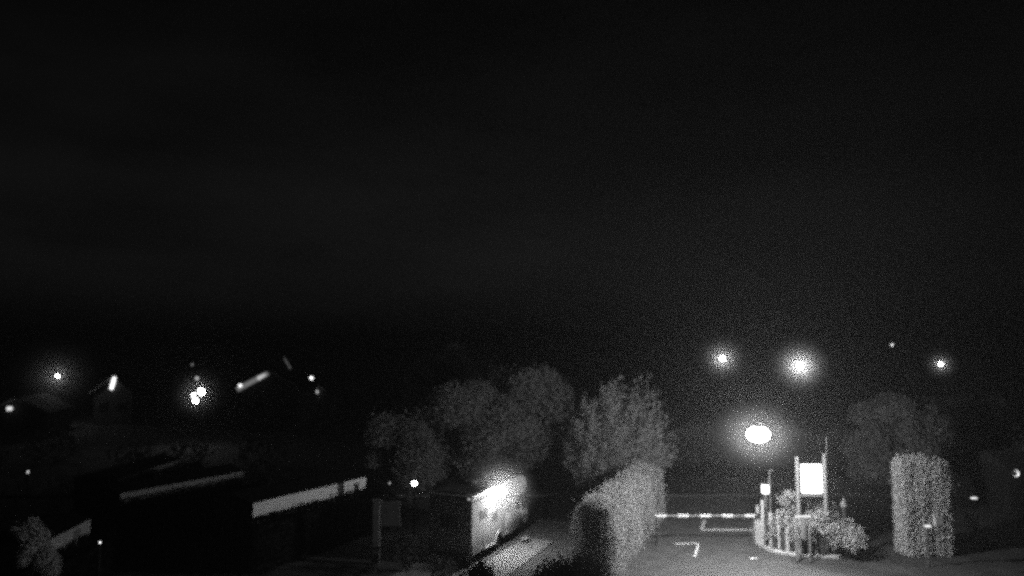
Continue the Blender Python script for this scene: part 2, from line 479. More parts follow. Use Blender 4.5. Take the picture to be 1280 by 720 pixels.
for (y, z) in ((-.95, 2.98),): MB().box((-.01, y, z - .06), (.04, .1, .05), .01).build('marker_lamp', glow('marker', .8), mh)
MB().box((6.42, -.9, 2.62), (.1, .08, .06), .01).build('marker_lamp', glow('marker_dim', .5), mh)
# step on the paving
stp = empty('folding_step', vp(4.4, .75, .062), ANG)
tag(stp, 'small folding step on the pale paving beside the motorhome', 'step')
MB().box((0, 0, .2), (.5, .32, .04), .01).build('tread', M_cream, stp)
for sx in (-.2, .2):
    for sy in (-.13, .13): MB().box((sx, sy, .09), (.04, .04, .18)).build('leg', M_dark, stp)

# ------------------------------------------------------------------ caravans to the left
def caravan(label, c1, c2, ztop, band, width=2.5, gap=None, m=M_cream, wall_m=None, awn=None):
    """static caravan whose lane-side eaves run from c1 to c2"""
    u = Vector((c2.x - c1.x, c2.y - c1.y, 0)); L = u.length; u.normalize()
    t = empty('static_caravan', (c1.x, c1.y, 0), math.atan2(u.y, u.x))
    tag(t, label, 'caravan', 'static caravans parked in a row')
    wm = wall_m or mat('dark_cladding', .05, .7, .2, 2, streak=(1, 1, 14))
    MB().box((L / 2, width / 2, .22), (L - .5, width - .4, .44)).build('chassis', M_dark, t)
    zc = ztop - band
    MB().box((L / 2, width / 2, (.45 + zc) / 2), (L, width, zc - .45), .02).build('wall', wm, t)
    segs = [(0, L)] if not gap else [(0, gap[0]), (gap[1], L)]
    for a, b in segs:
        bevelled(MB().box(((a + b) / 2, -.012, zc + band / 2), (b - a - .01, .03, band)).build('fascia', m, t), .008)
    MB().box((L / 2, width / 2 + .01, zc + band / 2), (L - .02, width - .03, band - .01)).build('upper_wall', wm, t)
    rp = [(-.06, ztop + .002), (-.06, ztop + .05), (width / 2, ztop + .3), (width + .06, ztop + .05), (width + .06, ztop + .002)]
    n = len(rp); vs = [(-.1, y, z) for y, z in rp] + [(L + .1, y, z) for y, z in rp]
    MB().add(vs, [tuple(range(n)), tuple(range(2 * n - 1, n - 1, -1))] + [(k, n + k, n + (k + 1) % n, (k + 1) % n) for k in range(n)]).build('roof', mat('black_felt', .015, .95, .3, 2, spec=.02), t)
    for k in range(3):
        x = L * (.18 + .3 * k)
        f_ = MB().box((x, -.02, 1.45), (.95, .04, .75), .01).build('window', M_grey, t)
        MB().box((x, -.046, 1.45), (.82, .02, .62), .004).build('pane', M_glass, f_)
    d_ = MB().box((L * .63, -.02, 1.3), (.62, .04, 1.65), .01).build('door', M_grey, t)
    MB().box((L * .63 + .22, -.06, 1.3), (.1, .05, .03), .005).build('handle', M_chrome, d_)
    return t
A1, A2 = g(316, 629, 2.75), g(457, 596, 2.75)
La = (Vector((A2.x, A2.y, 0)) - Vector((A1.x, A1.y, 0))).length
carA = caravan('static caravan with a broad pale fascia, nearest the motorhome', A1, A2, 2.75, .62, gap=(La * .715, La * .775))
MB().box((La * .90, -.05, 2.33), (.3, .05, .42), .01).build('wall_vent', M_dark, carA)
B1, B2 = g(150, 617, 2.7), g(304, 589, 2.7)
caravan('static caravan with a thin grey fascia behind the clipped dark hedges', B1, B2, 2.7, .24, m=mat('grey_cladding', .25, .6, .2, 1.5))
C1, C2 = g(146, 598, 2.4), g(226, 574, 2.4)
caravan('farthest static caravan, its low roof barely lit, left of the others', C1, C2, 2.4, .2, m=mat('dull_cladding', .2, .6, .2, 1.5))
E1, E2 = g(62, 674, 2.3), g(113, 648, 2.3)
caravan('static caravan behind the small leaning tree, short pale end showing', E1, E2, 2.3, .62, m=mat('dull_pale_cladding', .4, .6, .2, 1.5))

# low dark hedges between the caravan pitches hide the lower walls
def off(p, s, t=0): return (p.x + S2.x * s + U2.x * t, p.y + S2.y * s + U2.y * t)
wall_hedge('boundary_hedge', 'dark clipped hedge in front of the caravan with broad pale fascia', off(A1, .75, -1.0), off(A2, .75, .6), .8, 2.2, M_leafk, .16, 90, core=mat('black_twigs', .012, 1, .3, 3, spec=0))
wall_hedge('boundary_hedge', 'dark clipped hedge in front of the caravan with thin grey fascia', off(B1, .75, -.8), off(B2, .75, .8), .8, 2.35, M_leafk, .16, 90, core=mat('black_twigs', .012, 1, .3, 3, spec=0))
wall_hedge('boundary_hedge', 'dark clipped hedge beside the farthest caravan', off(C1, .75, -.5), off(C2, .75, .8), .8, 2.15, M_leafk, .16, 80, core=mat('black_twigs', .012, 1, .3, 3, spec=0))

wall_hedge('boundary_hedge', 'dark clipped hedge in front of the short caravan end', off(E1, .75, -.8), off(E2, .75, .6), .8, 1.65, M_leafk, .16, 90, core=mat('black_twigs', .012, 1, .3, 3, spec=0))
# small leaning tree, bottom left
tl = at_depth(62, 735, 26.5)
tree('small_tree', 'small pale-leaved tree with a leaning trunk in the bottom left corner', (tl.x, tl.y, 0), 3.75, 1.5, leafmat('leaf_silver', .65, .2), 44, 3800, .10, .06, .46, seed=4, lean=(-1.15, .1))

# service post between motorhome and caravan: pale panel post with shrub
pp = at_depth(470, 690, 33.0)
sp = empty('service_cabinet', (pp.x, pp.y, 0), R(4))
tag(sp, 'pale upright service cabinet with a side panel between caravan and motorhome', 'cabinet')
zt = at_depth(470, 626, 33.0).z
MB().box((.0, 0, zt / 2), (.34, .3, zt), .03).build('post', mat('dull_post', .14, .7, .25, 2), sp)
MB().box((.62, .05, zt - .6), (.86, .1, 1.1), .02).build('panel', mat('dull_board', .10, .7, .25, 2), sp)
MB().box((0, 0, zt + .03), (.42, .38, .06), .015).build('cap', M_grey, sp)
bush('round_bush', 'dark round bush in front of the service cabinet panel', (at_depth(510, 700, 32.0).x, 32.0, 0), .95, 1.9, M_leafd, 12, seed=3)
pb = at_depth(556, 690, 30.2)
bush('round_bush', 'dark bush behind the rear bumper of the motorhome', (pb.x, pb.y, 0), .8, 1.2, M_leafd, 10, seed=5)

# ------------------------------------------------------------------ long hedge along the lane, near bushes
hu = (hF - hN).normalized(); hs_ = Vector((hu.y, -hu.x, 0))
hA = hN - hs_ * .9 + hu * .9; hB = hF - hs_ * .9
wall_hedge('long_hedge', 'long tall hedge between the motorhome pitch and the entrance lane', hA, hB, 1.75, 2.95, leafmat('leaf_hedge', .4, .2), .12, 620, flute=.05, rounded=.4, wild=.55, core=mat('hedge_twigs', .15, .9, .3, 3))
for (px, py, d, rx, h_, sd, lb) in ((594, 702, 24.0, .95, 2.0, 21, 'dark bush at the bottom edge below the pale paving'),
                                    (712, 690, 24.0, 1.75, 2.35, 22, 'wide dark bush at the bottom edge below the long hedge')):
    p = at_depth(px, py, d)
    bush('foreground_bush', lb, (p.x, d, 0), rx, p.z + .1, M_leafk, 34, .13, 1500, seed=sd)

# ------------------------------------------------------------------ entrance barrier
bp_ = g(947, 680); by = bp_.y
br = empty('road_barrier', (bp_.x, by, 0), 0)
tag(br, 'lowered entrance barrier with banded white and dark boom across the lane', 'barrier')
zb = at_depth(940, 643, by).z
MB().box((.02, 0, .6), (.36, .4, 1.2), .04).build('cabinet', mat('pale_cabinet', .5, .5, .1, 2), br)
MB().box((.02, 0, 1.24), (.42, .46, .08), .03).build('cabinet_lid', M_grey, br)
xl = at_depth(818, 643, by).x - bp_.x
xr = at_depth(942, 643, by).x - bp_.x
nb = 9; wseg = (xr - xl) / nb
for k in range(nb):
    x0 = xl + wseg * k
    white = k % 2 == 0
    hh = .13 if white else .07
    MB().box((x0 + wseg / 2, -.26, zb), (wseg - .004, .05, hh), .012).build('boom_band', M_reflect if white else M_red, br)
MB().box((xr + .12, -.24, zb), (.3, .1, .2), .02).build('boom_clamp', M_dark, br)
MB().box((-.05, -.0, 1.3), (.1, .1, .04), .01).build('beacon_base', M_dark, br)
MB().lathe((-.05, 0, 1.32), [(.05, 0), (.055, .06), (.03, .11)], 10).build('beacon', M_reflect, br)
rest = at_depth(819, 650, by)
rs = empty('boom_rest', (rest.x, by - .26, 0))
tag(rs, 'thin forked rest post under the tip of the barrier boom', 'post')
MB().box((0, 0, (zb - .1) / 2), (.07, .07, zb - .1), .01).build('post', M_dark, rs)
MB().box((0, 0, zb - .08), (.07, .16, .03), .006).build('fork', M_dark, rs)

# ------------------------------------------------------------------ planted island with kerb, post fence and lit sign
isl = [g(938, 664), g(944, 676), g(952, 684), g(962, 689), g(985, 694), g(1015, 697), g(1045, 698), g(1066, 696), g(1074, 684), g(1060, 668), g(1020, 660), g(960, 657)]
isl = [(p.x, p.y) for p in isl]
cxm = sum(p[0] for p in isl) / len(isl); cym = sum(p[1] for p in isl) / len(isl)
tag(MB().slab(isl, -.05, .10).build('planting_bed', M_soil), kind='structure')
kerb = empty('island_kerb', (0, 0, 0)); kerb['kind'] = 'structure'
def kerbstones(path, closed=True):
    pts = [Vector((p[0], p[1], 0)) for p in path]
    if closed: pts.append(pts[0])
    for a, b in zip(pts[:-1], pts[1:]):
        n = max(1, round((b - a).length / .8))
        for k in range(n):
            p, q = a.lerp(b, k / n), a.lerp(b, (k + 1) / n)
            c = (p + q) / 2; d = q - p
            MB().box((c.x, c.y, .065), (d.length - .012, .22, .15), .03, math.atan2(d.y, d.x)).build('kerbstone', M_kerb, kerb)
kerbstones(isl)

# upright fence of uneven posts round the island front
fe = empty('post_fence', (0, 0, .1))
tag(fe, 'upright timber post fence round the planted island under the lit sign', 'fence')
front = [(948, 679), (954, 682.5), (958.5, 685), (963.5, 687), (968.5, 688.5), (974, 690), (979, 691), (984.5, 692), (990, 692.8), (995.5, 693.5), (1001, 694), (1006.5, 694.6), (1013, 695), (1020, 695.3), (1027, 695.5), (1034, 695.5), (1041, 695.3), (1048, 695), (1055, 694.5), (1061, 694)]
tops = [632, 625, 636, 640, 648, 644, 642, 645, 641, 648, 640, 648, 648, 648, 655, 660, 656, 662, 660, 664]
for k, ((px, py), ty) in enumerate(zip(front, tops)):
    p = g(px, py - 2.0, .1); top = at_depth(px, ty, p.y).z
    w = rng.uniform(.11, .17)
    pale = k in (0, 1, 3, 5, 7, 9, 10, 12, 13, 15, 16, 18)
    h = top - .1
    MB().box((p.x, p.y, h / 2), (w, .12, h), .02, rng.uniform(-.4, .4)).build('fence_post', mat('pale_timber', .5, .8, .25, 3, streak=(6, 6, .6)) if pale else M_timberd, fe)
for zz in (.5, 1.35):
    path = []
    for (px, py) in front[2:14]:
        p = g(px, py - 2.0, .1); path.append((p.x + .02, p.y + .1, zz))
    MB().tube(path, .035, 6).build('fence_rail', M_timberd, fe)

# lit sign on two posts
sd_ = 34.0
s0, s1 = at_depth(1000, 580, sd_), at_depth(1027, 616, sd_)
sg = empty('lit_sign', ((s0.x + s1.x) / 2, sd_, .1))
tag(sg, 'brightly lit white sign panel held between two tall posts', 'sign')
sw, sh = s1.x - s0.x, s0.z - s1.z; szc = (s0.z + s1.z) / 2 - .1
fr = MB()
MB().box((0, 0, szc), (sw, .16, sh), .03).build('sign_case', M_grey, sg)
MB().box((0, -.095, szc), (sw - .06, .03, sh - .06), .01).build('sign_face', glow('sign_face', 13.0), sg)
for px, ty in ((996, 571), (1030, 567)):
    p = at_depth(px, ty, sd_)
    MB().box((p.x - sg.location.x, .0, (p.z - .1) / 2), (.13, .13, p.z - .1), .02).build('sign_post', mat('pale_post', .3, .6, .1, 3), sg)
for px, ty in ((1031.5, 546),):
    p = at_depth(px, ty, sd_ + .4)
    MB().tube([(p.x - sg.location.x, .3, 0), (p.x - sg.location.x, .3, p.z - .1)], [.03, .018], 6).build('flag_staff', M_grey, sg)
MB().box((0, .01, szc - sh / 2 - .12), (sw + .5, .08, .1), .01).build('sign_rail', M_grey, sg)
# lit lantern box on a post, hooked mast
lp = at_depth(956.5, 611, 36.2)
lt = empty('lantern_post', (lp.x, 36.2, .1))
tag(lt, 'square lantern box glowing on a post beside the barrier', 'lantern')
MB().box((0, 0, (lp.z - .35) / 2), (.09, .09, lp.z - .35), .01).build('post', M_grey, lt)
MB().box((0, 0, lp.z - .1), (.28, .28, .44), .02).build('lantern_glass', glow('lantern', 3.0), lt)
MB().box((0, 0, lp.z + .145), (.36, .36, .05), .015).build('lantern_cap', M_dark, lt)
hp = at_depth(961.5, 588, 36.6)
hk = empty('hooked_mast', (hp.x, 36.6, .1))
tag(hk, 'thin mast with a short crook behind the lantern', 'mast')
MB().tube([(0, 0, 0), (0, 0, hp.z - .12), (.02, 0, hp.z - .1), (.2, 0, hp.z - .1)], .03, 6).build('mast_tube', mat('galvanised', .5, .4, .15, 3, metal=.5), hk)
# white shelf bar on the fence
wb0, wb1 = at_depth(1003, 646, 32.3), at_depth(1023, 646, 32.3)
wb = empty('notice_board', ((wb0.x + wb1.x) / 2, 33.2, .1))
tag(wb, 'low notice board with a glowing strip light along its top edge', 'sign')
wbw = (wb1.x - wb0.x); wbz = at_depth(1013, 646, 33.2).z - .1
for s in (-1, 1): MB().box((s * wbw * .42, 0, wbz / 2), (.08, .08, wbz), .01).build('leg', M_timber, wb)
MB().box((0, -.02, wbz - .55), (wbw * .3, .05, .9), .01).build('board', M_timber, wb)
MB().box((0, -.06, wbz + .03), (wbw, .1, .07), .01).build('strip_light', glow('strip', 1.1), wb)
# island planting
def plant(px, py, d, rx, h, m, sd, lb, leaf=.16, lobes=10):
    p = at_depth(px, py, d)
    bush('island_shrub', lb, (p.x, d, .08), rx, max(.5, p.z), m, int(lobes * 1.6), leaf * .85, 900, seed=sd)
plant(984, 602, 34.9, .75, 3, M_leafp, 31, 'pale feathery shrub behind the fence left of the lit sign', .14, 16)
plant(1010, 622, 34.6, .8, 3, M_leafp, 32, 'leafy shrub directly below the lit sign panel', .14, 14)
plant(1036, 620, 34.4, .85, 3, M_leaf, 33, 'leafy shrub to the right below the lit sign', .15, 16)
plant(1054, 638, 33.9, 1.0, 3, M_leafp, 34, 'low rounded shrub at the right end of the island', .15, 12)
plant(951, 630, 36.4, .35, 3, M_leafp, 35, 'slim pale shrub beside the barrier cabinet', .12, 9)
plant(1000, 634, 34.1, .7, 3, M_leafp, 36, 'leafy shrub behind the notice board on the island', .14, 14)
plant(1026, 632, 33.9, .75, 3, M_leafp, 37, 'leafy shrub right behind the fence below the right sign post', .14, 14)
plant(968, 634, 35.2, .55, 3, M_leafp, 38, 'small leafy shrub behind the fence beside the hooked mast', .14, 12)
cf = at_depth(1063, 690, 33.5)
st_ = empty('finial_post', (cf.x, 34.0, .06)); tag(st_, 'short post with a pointed pale finial at the island edge', 'post')
zf = at_depth(1063, 622, 34.0).z
MB().box((0, 0, zf / 2 - .25), (.12, .12, zf - .5), .02).build('post', M_timberd, st_)
MB().lathe((0, 0, zf - .5), [(.14, 0), (.16, .1), (.08, .3), (.01, .46)], 8).build('finial', M_timber, st_)

# ------------------------------------------------------------------ entrance street lamp (two globes)
def globe_lamp(label, head, depth, r, strength, twin=False, pole_dx=.0, gm='lamp', group=None, sq=(1, 1, 1), back=0.0, ptop=None):
    t = empty('street_lamp', (head.x + pole_dx, depth + back, 0)); tag(t, label, 'street lamp', group)
    H = head.z; m_ = mat('near_black_iron', .012, .9, .2, 5, spec=.05)  # even near-black iron on pole, arm and hood
    tp = ptop or H + r + .3
    MB().tube([(0, 0, 0), (0, 0, .9), (0, 0, tp)], [.07, .045, .035], 8).build('pole', m_, t, True)
    MB().lathe((0, 0, 0), [(.14, 0), (.14, .12), (.08, .2), (.07, .7)], 10).build('base', m_, t)
    x, y = -pole_dx, -back
    MB().tube([(0, 0, tp - .03), (x * .5, y * .5, H * .5 + tp * .5 + .35), (x, y, H + .5), (x, y, H + .3)] if back else [(0, 0, tp - .05), (x * .5, y * .5, tp), (x, y, tp - .02), (x, y, H + r * sq[2] + .08)], .025, 6).build('arm', m_, t, True)
    hd = MB().lathe((x, y, H + r * sq[2] * .8), [(r * .5, 0), (r * .4, r * .25), (r * .15, r * .34)], 12).build('lamp_hood', m_, t)
    MB().ball((x, y, H), r, 16, 10, sq).build('lamp_globe', glow(gm, strength), hd, True)
    return t
globe_lamp('tall street lamp blazing above the lane in front of the barrier', at_depth(948, 543, 30.2), 30.2, .35, 660, False, 3.1, 'lamp_entrance', sq=(1.35, 1.0, .9), back=4.1, ptop=4.95)

# lamp at the caravan row
cl = at_depth(518, 604, 37.5)
c_ = empty('path_lamp', (cl.x, 37.5, 0)); tag(c_, 'small post lamp glowing between the caravan and the motorhome', 'lamp')
MB().tube([(0, 0, 0), (0, 0, cl.z - .1)], [.05, .035], 8).build('post', M_dark, c_)
MB().ball((0, 0, cl.z), .11, 10, 6).build('lamp_globe', glow('path_lamp', 55), c_)
MB().lathe((0, 0, cl.z + .1), [(.15, 0), (.05, .07)], 10).build('cap', M_dark, c_)
# tiny marker lights
def marker(px, py, d, s, label, r=.05):
    p = at_depth(px, py, d)
    t = empty('marker_light', (p.x, d, 0)); tag(t, label, 'lamp')
    MB().tube([(0, 0, 0), (0, 0, p.z - r)], .03, 6).build('post', M_dark, t)
    MB().ball((0, 0, p.z), r, 8, 6).build('lamp_globe', glow('marker_%g' % s, s), t)
marker(125, 678, 29.5, 2.5, 'tiny marker light low beside the short caravan end', .035)
marker(35, 590, 46, 1.2, 'tiny marker light at the far left above the small tree', .06)
marker(487, 604, 44, .7, 'faint marker light left of the small post lamp', .05)
marker(578, 612, 44, 1.5, 'faint marker light above the motorhome rear corner', .05)
marker(550, 450, 170, 3, 'single faint far light above the central trees', .18)
marker(1115, 431, 200, 4, 'single faint far light on the dark hillside right', .22)

# ------------------------------------------------------------------ right side: tall clipped conifer block, pedestals, bulkhead lamp
q0, q1 = g(1131, 694), g(1189, 695)
wall_hedge('conifer_screen', 'tall pale clipped conifer screen right of the island', (q0.x, q0.y + .35), (q1.x, q1.y + .35), .9, 4.3, leafmat('leaf_conifer', .8, .1), .11, 1700, flute=.045, taper=.05, rounded=.12, core=mat('conifer_twigs', .35, .9, .3, 3, streak=(5, 5, .4)))
def pedestal(px, ply, pbox, d, label, lit):
    p = at_depth(px, ply, d)
    t = empty('power_pedestal', (p.x, d, 0)); tag(t, label, 'pedestal', 'power pedestals')
    MB().box((0, 0, (p.z - .04) / 2), (.08, .08, p.z - .04), .01).build('post', mat('dull_pedestal', .11, .8, .2, 3), t)
    MB().box((0, -.03, p.z + .02), (.26, .12, .07), .01).build('strip_light', glow('pedestal_strip', lit * .5), t)
    b = at_depth(pbox[0], pbox[1], d - .15); 
    MB().box((b.x - p.x, -.15, b.z), (pbox[2], .18, pbox[3]), .03).build('meter_box', mat('meter_box', .42, .6, .15, 3), t)
pedestal(1159, 658, (1173, 651, .4, .4), 32.6, 'power pedestal with pale meter box in front of the conifer screen', 2.2)
pedestal(1217, 623, (1215, 650, .7, .75), 36.0, 'power pedestal with large pale meter box right of the conifer screen', 2.2)
bk = at_depth(1270, 592, 42)
hut = empty('utility_hut', (bk.x + 1.2, 43.6, 0)); tag(hut, 'dark utility hut with a lit bulkhead lamp at the right edge', 'hut')
MB().box((0, 0, 1.35), (3.2, 3.0, 2.7), .03).build('wall', mat('hut_wall', .03, .9, .2, 2), hut)
MB().add([(-1.8, -1.7, 2.71), (1.8, -1.7, 2.71), (1.8, 1.7, 2.71), (-1.8, 1.7, 2.71), (-1.8, 0, 3.5), (1.8, 0, 3.5)], [(3, 2, 1, 0), (0, 1, 5, 4), (2, 3, 4, 5), (0, 4, 3), (1, 2, 5)]).build('roof', M_roof, hut)
bh = MB().lathe((0, 0, 0), [(.2, 0), (.2, .06)], 14).build('bulkhead', M_dark, hut); bh.location = (-1.2, -1.51, bk.z); bh.rotation_euler = (R(90), 0, 0)
gl = MB().ball((0, 0, .08), .17, 10, 6, (1, 1, .6)).build('lamp_glass', glow('bulkhead', 2.5), bh)
MB().ball((-.09, .02, .17), .15, 10, 6, (1, 1, .5)).build('eyelid_shade', M_dark, bh)

# ------------------------------------------------------------------ trees behind
tree('dim_tree', 'dim tree behind the motorhome, left of the broad feathery tree', (at_depth(660, 560, 49).x, 49.0, 0), 8.4, 7.0, leafmat('leaf_far', .32, .3), 44, 1500, .2, .17, .3, seed=2, group='trees behind the motorhome')
tree('dim_tree', 'dim bushy tree straight above the motorhome roof', (at_depth(585, 560, 47).x, 47.0, 0), 7.2, 7.2, M_leaf, 46, 1500, .2, .17, .3, seed=3, group='trees behind the motorhome')
tree('dim_tree', 'dim tree left of the motorhome, above the small post lamp', (at_depth(512, 560, 46).x, 46.0, 0), 6.2, 5.6, leafmat('leaf_far', .32, .3), 40, 1500, .2, .15, .3, seed=5, group='trees behind the motorhome')
tree('dim_tree', 'tallest dim tree, rising at the back of the central group', (at_depth(565, 520, 60).x, 60.0, 0), 9.6, 7.5, leafmat('leaf_far', .32, .3), 44, 1100, .24, .2, .3, seed=6, group='trees behind the motorhome')
tree('round_tree', 'rounded tree behind the tall conifer screen', (at_depth(1125, 560, 43).x, 43.0, 0), 6.9, 5.0, M_leaf, 46, 1600, .18, .17, .3, seed=8)
tree('round_tree', 'dim spreading tree right of the rounded tree', (at_depth(1215, 560, 50).x, 50.0, 0), 6.3, 6.5, leafmat('leaf_far', .32, .3), 46, 1200, .2, .17, .3, seed=9)
def spray_tree(name, label, loc, h, w, m, rays=170, per=34, leaf=.3, seed=0):
    r_ = random.Random(seed); t = empty(name, loc); tag(t, label, 'tree')
    base = h * .24
    MB().tube([(0, 0, -.1), (.05, 0, base), (.1, 0, base + .8)], [.28, .22, .12], 8).build('trunk', M_bark, t, True)
    lm, pts, nr = MB(), [], []
    for k in range(rays):
        a = r_.uniform(0, 6.283); e = math.asin(r_.uniform(.05, 1))
        d = Vector((math.cos(a) * math.cos(e), math.sin(a) * math.cos(e), math.sin(e)))
        d.x += .28
        L = r_.uniform(.72, 1.05) / math.sqrt((math.cos(e) / (w / 2)) ** 2 + (math.sin(e) / (h - base)) ** 2)
        o_ = Vector((0, 0, base)); tip = o_ + d * L + Vector((0, 0, .35 * math.cos(e)))
        mid = o_ + d * L * .5 + Vector((0, 0, -.12 * L * math.cos(e)))
        if k % 3 == 0: lm.tube([o_, mid, tip], [.06, .035, .01], 4, cap=False)
        for j in range(per):
            u = r_.uniform(.22, 1.03); p = o_.lerp(mid, u * 2) if u < .5 else mid.lerp(tip, u * 2 - 1)
            s_ = .12 + .34 * (1.05 - u)
            pts.append((p.x + r_.gauss(0, s_), p.y + r_.gauss(0, s_), p.z + r_.gauss(0, s_)))
            nr.append((d.x * 1.6, d.y * 1.6, d.z * 1.6 + .5))
    lm.build('limbs', M_bark, t, True)
    leaf_mesh('crown', pts, leaf, m, t, aspect=.3, nrm=nr)
    return t
spray_tree('big_tree', 'broad feathery tree rising behind the long hedge', (at_depth(752, 560, 45).x, 45.0, 0), 8.3, 6.6, leafmat('leaf_feather', .5, .12), 330, 110, .24, seed=1)
# roadside shrubs beyond the barrier and a dark belt in the middle distance
for k, (px, d, rx, h_) in enumerate(((845, 60, 2.4, 2.8), (880, 61, 2.2, 3.1), (915, 60, 2.6, 3.0), (985, 60, 2.6, 3.4), (1050, 59, 2.8, 3.0))):
    names = ('nearest the broad tree', 'second from the broad tree', 'under the entrance lamp', 'behind the lit sign', 'behind the rounded tree')
    bush('roadside_bush', 'grey roadside bush beyond the barrier, ' + names[k], (at_depth(px, 560, d).x, d, 0), rx, h_, M_leaf, 16, .26, 150, seed=40 + k, group='bushes across the main road')
belt_pts = []
for k in range(150):
    x = rng.uniform(-150, 150); d = rng.uniform(78, 112); r_ = rng.uniform(1.5, 3.6)
    if -60 < x < -18: d = rng.uniform(56, 64); r_ *= .6
    belt_pts.append((x, d, r_ * .55, r_, r_ * .75))
bt = leaf_mesh('tree_belt', clump_points(belt_pts, 55), .5, M_leafd); tag(bt, 'dark belt of scrub across the middle distance', 'scrub', kind='stuff')

# ------------------------------------------------------------------ far street lamps and houses
globe_lamp('far street lamp, leftmost of the three across the fields', at_depth(903, 448, 82), 82, .22, 260, False, 1.2, 'lamp_far_a', 'far street lamps')
globe_lamp('brightest far street lamp, middle of the three across the fields', at_depth(1000, 457, 72), 72, .25, 330, False, 1.2, 'lamp_far_b', 'far street lamps')
globe_lamp('far street lamp, dimmest and rightmost of the three', at_depth(1176, 455, 80), 80, .14, 150, False, 1.0, 'lamp_far_c', 'far street lamps')
globe_lamp('street lamp on a visible pole at the far left', at_depth(72, 470, 85), 85, .13, 260, False, .35, 'lamp_left')

def far_house(label, px, py, d, w, h, dep, rh, rz=0.0):
    p = at_depth(px, py, d)
    t = empty('far_house', (p.x, d, 0), rz); tag(t, label, 'house', 'houses across the site')
    MB().box((0, dep / 2, h / 2), (w, dep, h)).build('wall', M_render, t)
    e = .3
    MB().add([(-w / 2 - e, -e, h - .15), (0, -e, h + rh), (w / 2 + e, -e, h - .15), (-w / 2 - e, dep + e, h - .15), (0, dep + e, h + rh), (w / 2 + e, dep + e, h - .15),
              (-w / 2 - e, -e, h - .33), (0, -e, h + rh - .2), (w / 2 + e, -e, h - .33), (-w / 2 - e, dep + e, h - .33), (0, dep + e, h + rh - .2), (w / 2 + e, dep + e, h - .33)],
             [(0, 1, 4, 3), (1, 2, 5, 4), (6, 9, 10, 7), (7, 10, 11, 8), (0, 6, 7, 1), (1, 7, 8, 2), (3, 4, 10, 9), (4, 5, 11, 10), (0, 3, 9, 6), (2, 8, 11, 5)]).build('roof', mat('dark_tiles', .02, .9, .3, 2, spec=.05), t)
    MB().add([(-w / 2, .0, h), (w / 2, 0, h), (0, 0, h + rh - .25)], [(0, 1, 2)]).build('gable', M_render, t)
    for s in (-1, 1):
        a, b = Vector((s * (w / 2 + .32), -.36, h - .2)), Vector((0, -.36, h + rh - .05))
        MB().tube([a, b], .13, 4).build('bargeboard', M_grey, t)
    for k in range(2):
        x = w * (-.25 + .5 * k)
        f_ = MB().box((x, -.03, h * .55), (1.1, .06, 1.2), .01).build('window', M_dark, t)
        MB().box((x, -.07, h * .55), (.95, .03, 1.05), .004).build('pane', M_glass, f_)
    return t
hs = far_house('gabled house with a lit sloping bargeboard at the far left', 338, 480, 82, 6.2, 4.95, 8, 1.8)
MB().tube([(-3.5, -.5, 4.72), (-.15, -.5, 6.5)], [.3, .24], 5).build('bargeboard_glow', glow('bargeboard_glow', .16), hs)  # emissive tube stands in for lamplight falling on the left bargeboard
MB().tube([(-1.2, -.6, 5.94), (-.2, -.6, 6.47)], [.26, .12], 5).build('bargeboard_glow', glow('bargeboard_glow_bright', .55), hs)  # second emissive tube, the brighter lamplight towards the apex
zr = lambda px, py, d: at_depth(px, py, d)
for (px, py, s) in ((300, 482, 1),):
    p = zr(px, py, 81.2)
    MB().box((p.x - hs.location.x, -.75, p.z), (.3, .2, .3), .05).build('soffit_lamp', glow('soffit_%g' % s, s * 2.2), hs)
h2 = far_house('dark house with one lit corner lamp right of the lit gable', 380, 480, 92, 5.5, 4.0, 7, 1.8)
for (px, py, s, w_) in ((388, 473, 3, .34), (393, 490, 1.2, .6)):
    p = zr(px, py, 91)
    MB().box((p.x - h2.location.x, -.6, p.z), (w_, .2, .35), .05).build('wall_lamp', glow('wall_%g' % s, s), h2)
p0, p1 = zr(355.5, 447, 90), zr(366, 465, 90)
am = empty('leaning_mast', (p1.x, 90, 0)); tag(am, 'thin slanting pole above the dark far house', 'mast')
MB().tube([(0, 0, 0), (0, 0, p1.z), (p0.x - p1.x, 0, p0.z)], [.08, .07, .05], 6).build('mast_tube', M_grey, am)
MB().tube([(0, -.12, p1.z), (p0.x - p1.x, -.12, p0.z)], [.07, .04], 6).build('reflection_glow', glow('mast_reflection', .14), am)  # added glow in place of light reflected along the slanting pole
MB().box((0, -.02, p1.z), (.3, .3, .12), .02).build('bracket', M_grey, am)
# flood lamp cluster on a mast
fl = zr(250, 491, 72)
ft = empty('floodlight_mast', (fl.x + .3, 72, 0)); tag(ft, 'short mast with a cluster of blazing floodlights at the left', 'floodlight')
MB().tube([(0, .2, 0), (0, .2, fl.z + 2.3)], [.1, .06], 8).build('mast', M_dark, ft)
for (px, py, r, s) in ((250.5, 490, .3, 75), (243, 501, .22, 40), (240.5, 494, .14, 25), (245, 473, .18, .6), (239, 456, .10, .3)):
    p = zr(px, py, 71.6)
    hd = MB().box((p.x - ft.location.x, -.05, p.z), (r * 2, .2, r * 1.7), .04).build('flood_head', M_dark, ft)
    MB().lathe((0, 0, 0), [(r * .9, 0), (r * .9, .04), (r * .4, .1)], 12).build('flood_glass', glow('flood_%g' % s, s), hd)
    q = hd.children[0]; q.rotation_euler = (R(90), 0, 0); q.location = (p.x - ft.location.x, -.16, p.z)
    MB().tube([(p.x - ft.location.x, 0, p.z), (0, .2, p.z + .1)], .03, 5).build('bracket', M_dark, ft)
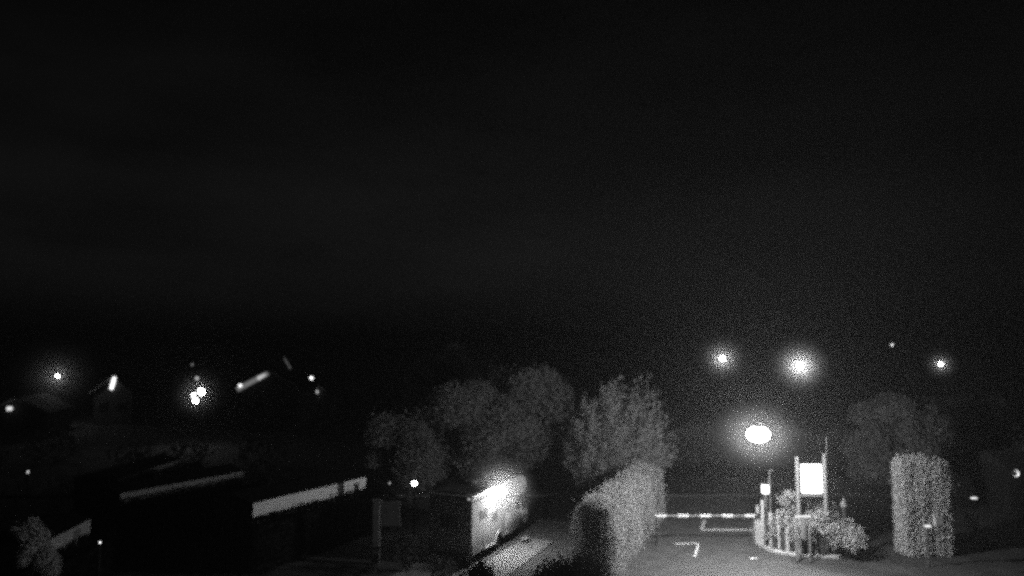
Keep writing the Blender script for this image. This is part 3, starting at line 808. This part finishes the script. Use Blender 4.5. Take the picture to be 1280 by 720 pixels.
# far-left house front with lit corner and a lit tall window
h3 = far_house('house at the far left edge with a lit wall corner', 20, 505, 78, 6.0, 2.6, 7, 1.5, R(12))
p = zr(8, 511, 77); MB().box((p.x - h3.location.x, -.7, p.z), (.5, .25, .4), .06).build('wall_lamp', glow('left_wall', .9), h3)
h4 = far_house('narrow far house with one bright slanting window', 142, 480, 88, 4.6, 4.0, 6, 1.9)
p = zr(140.5, 479, 87.5)
o = MB().box((0, 0, 0), (.42, .12, 1.5), .05).build('lit_window', glow('lit_window', 2.2), h4)
o.location = (p.x - h4.location.x, -.4, p.z); o.rotation_euler = (0, R(14), 0)

# ------------------------------------------------------------------ night haze, glow volumes for lens glare
hz = MB().box((0, 165, 16.0), (900, 730, 34)).build('haze', None)
hz['kind'] = 'stuff'; hz['label'] = 'thin night haze over the whole site'; hz['category'] = 'haze'
hm = bpy.data.materials.new('night_haze'); hm.use_nodes = True
n_, l_ = hm.node_tree.nodes, hm.node_tree.links
n_.remove(n_['Principled BSDF'])
pvn = n_.new('ShaderNodeVolumePrincipled')
pvn.inputs['Color'].default_value = (.9, .9, .9, 1); pvn.inputs['Density'].default_value = .0008; pvn.inputs['Anisotropy'].default_value = .6
l_.new(pvn.outputs[0], n_['Material Output'].inputs['Volume'])
hm.cycles.volume_sampling = 'EQUIANGULAR'
hz.data.materials.append(hm)

def glare_mist(where, R_, dens, label, flat=1.0):
    """glow volume added round a lamp to imitate lens glare, thinning to nothing outwards"""
    o = MB().ball((0, 0, 0), 1.0, 20, 12).build('haze', None)  # scattering ball added to give the lamp its lens glare
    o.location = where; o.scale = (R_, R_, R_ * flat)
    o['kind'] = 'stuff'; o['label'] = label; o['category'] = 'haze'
    m = bpy.data.materials.new('lamp_glare_mist'); m.use_nodes = True
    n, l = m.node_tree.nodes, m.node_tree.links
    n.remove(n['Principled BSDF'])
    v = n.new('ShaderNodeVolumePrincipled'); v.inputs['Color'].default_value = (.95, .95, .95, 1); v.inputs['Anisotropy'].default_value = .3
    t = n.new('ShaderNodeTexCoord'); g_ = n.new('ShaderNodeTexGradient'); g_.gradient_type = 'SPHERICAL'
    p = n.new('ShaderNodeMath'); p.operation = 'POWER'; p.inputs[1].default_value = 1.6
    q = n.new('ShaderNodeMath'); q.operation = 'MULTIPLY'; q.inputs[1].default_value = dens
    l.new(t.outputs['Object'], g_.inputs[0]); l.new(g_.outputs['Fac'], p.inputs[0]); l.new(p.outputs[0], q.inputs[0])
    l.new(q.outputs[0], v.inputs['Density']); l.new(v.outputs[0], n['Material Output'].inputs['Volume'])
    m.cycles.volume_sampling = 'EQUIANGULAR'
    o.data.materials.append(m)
glare_mist(at_depth(948, 543, 30.2), 2.0, .022, 'added lens-glare glow round the entrance street lamp', .72)
glare_mist(at_depth(903, 448, 82), 3.0, .10, 'added lens-glare glow round the leftmost far street lamp')
glare_mist(at_depth(1000, 457, 72), 3.2, .12, 'added lens-glare glow round the brightest far street lamp')
glare_mist(at_depth(1176, 455, 80), 2.0, .12, 'added lens-glare glow round the dimmest far street lamp')
glare_mist(at_depth(250, 491, 71.6), 2.8, .08, 'added lens-glare glow round the floodlight cluster')
glare_mist(at_depth(72, 470, 85), 5.0, .035, 'mist and added lens-glare glow round the far left street lamp')
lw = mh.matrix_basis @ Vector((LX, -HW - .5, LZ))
glare_mist(lw, 1.8, .32, 'added lens-glare glow round the lamp of the motorhome')
glare_mist(Vector(((s0.x + s1.x) / 2, sd_ - .3, (s0.z + s1.z) / 2)), 1.7, .03, 'added lens-glare glow round the lit sign panel')
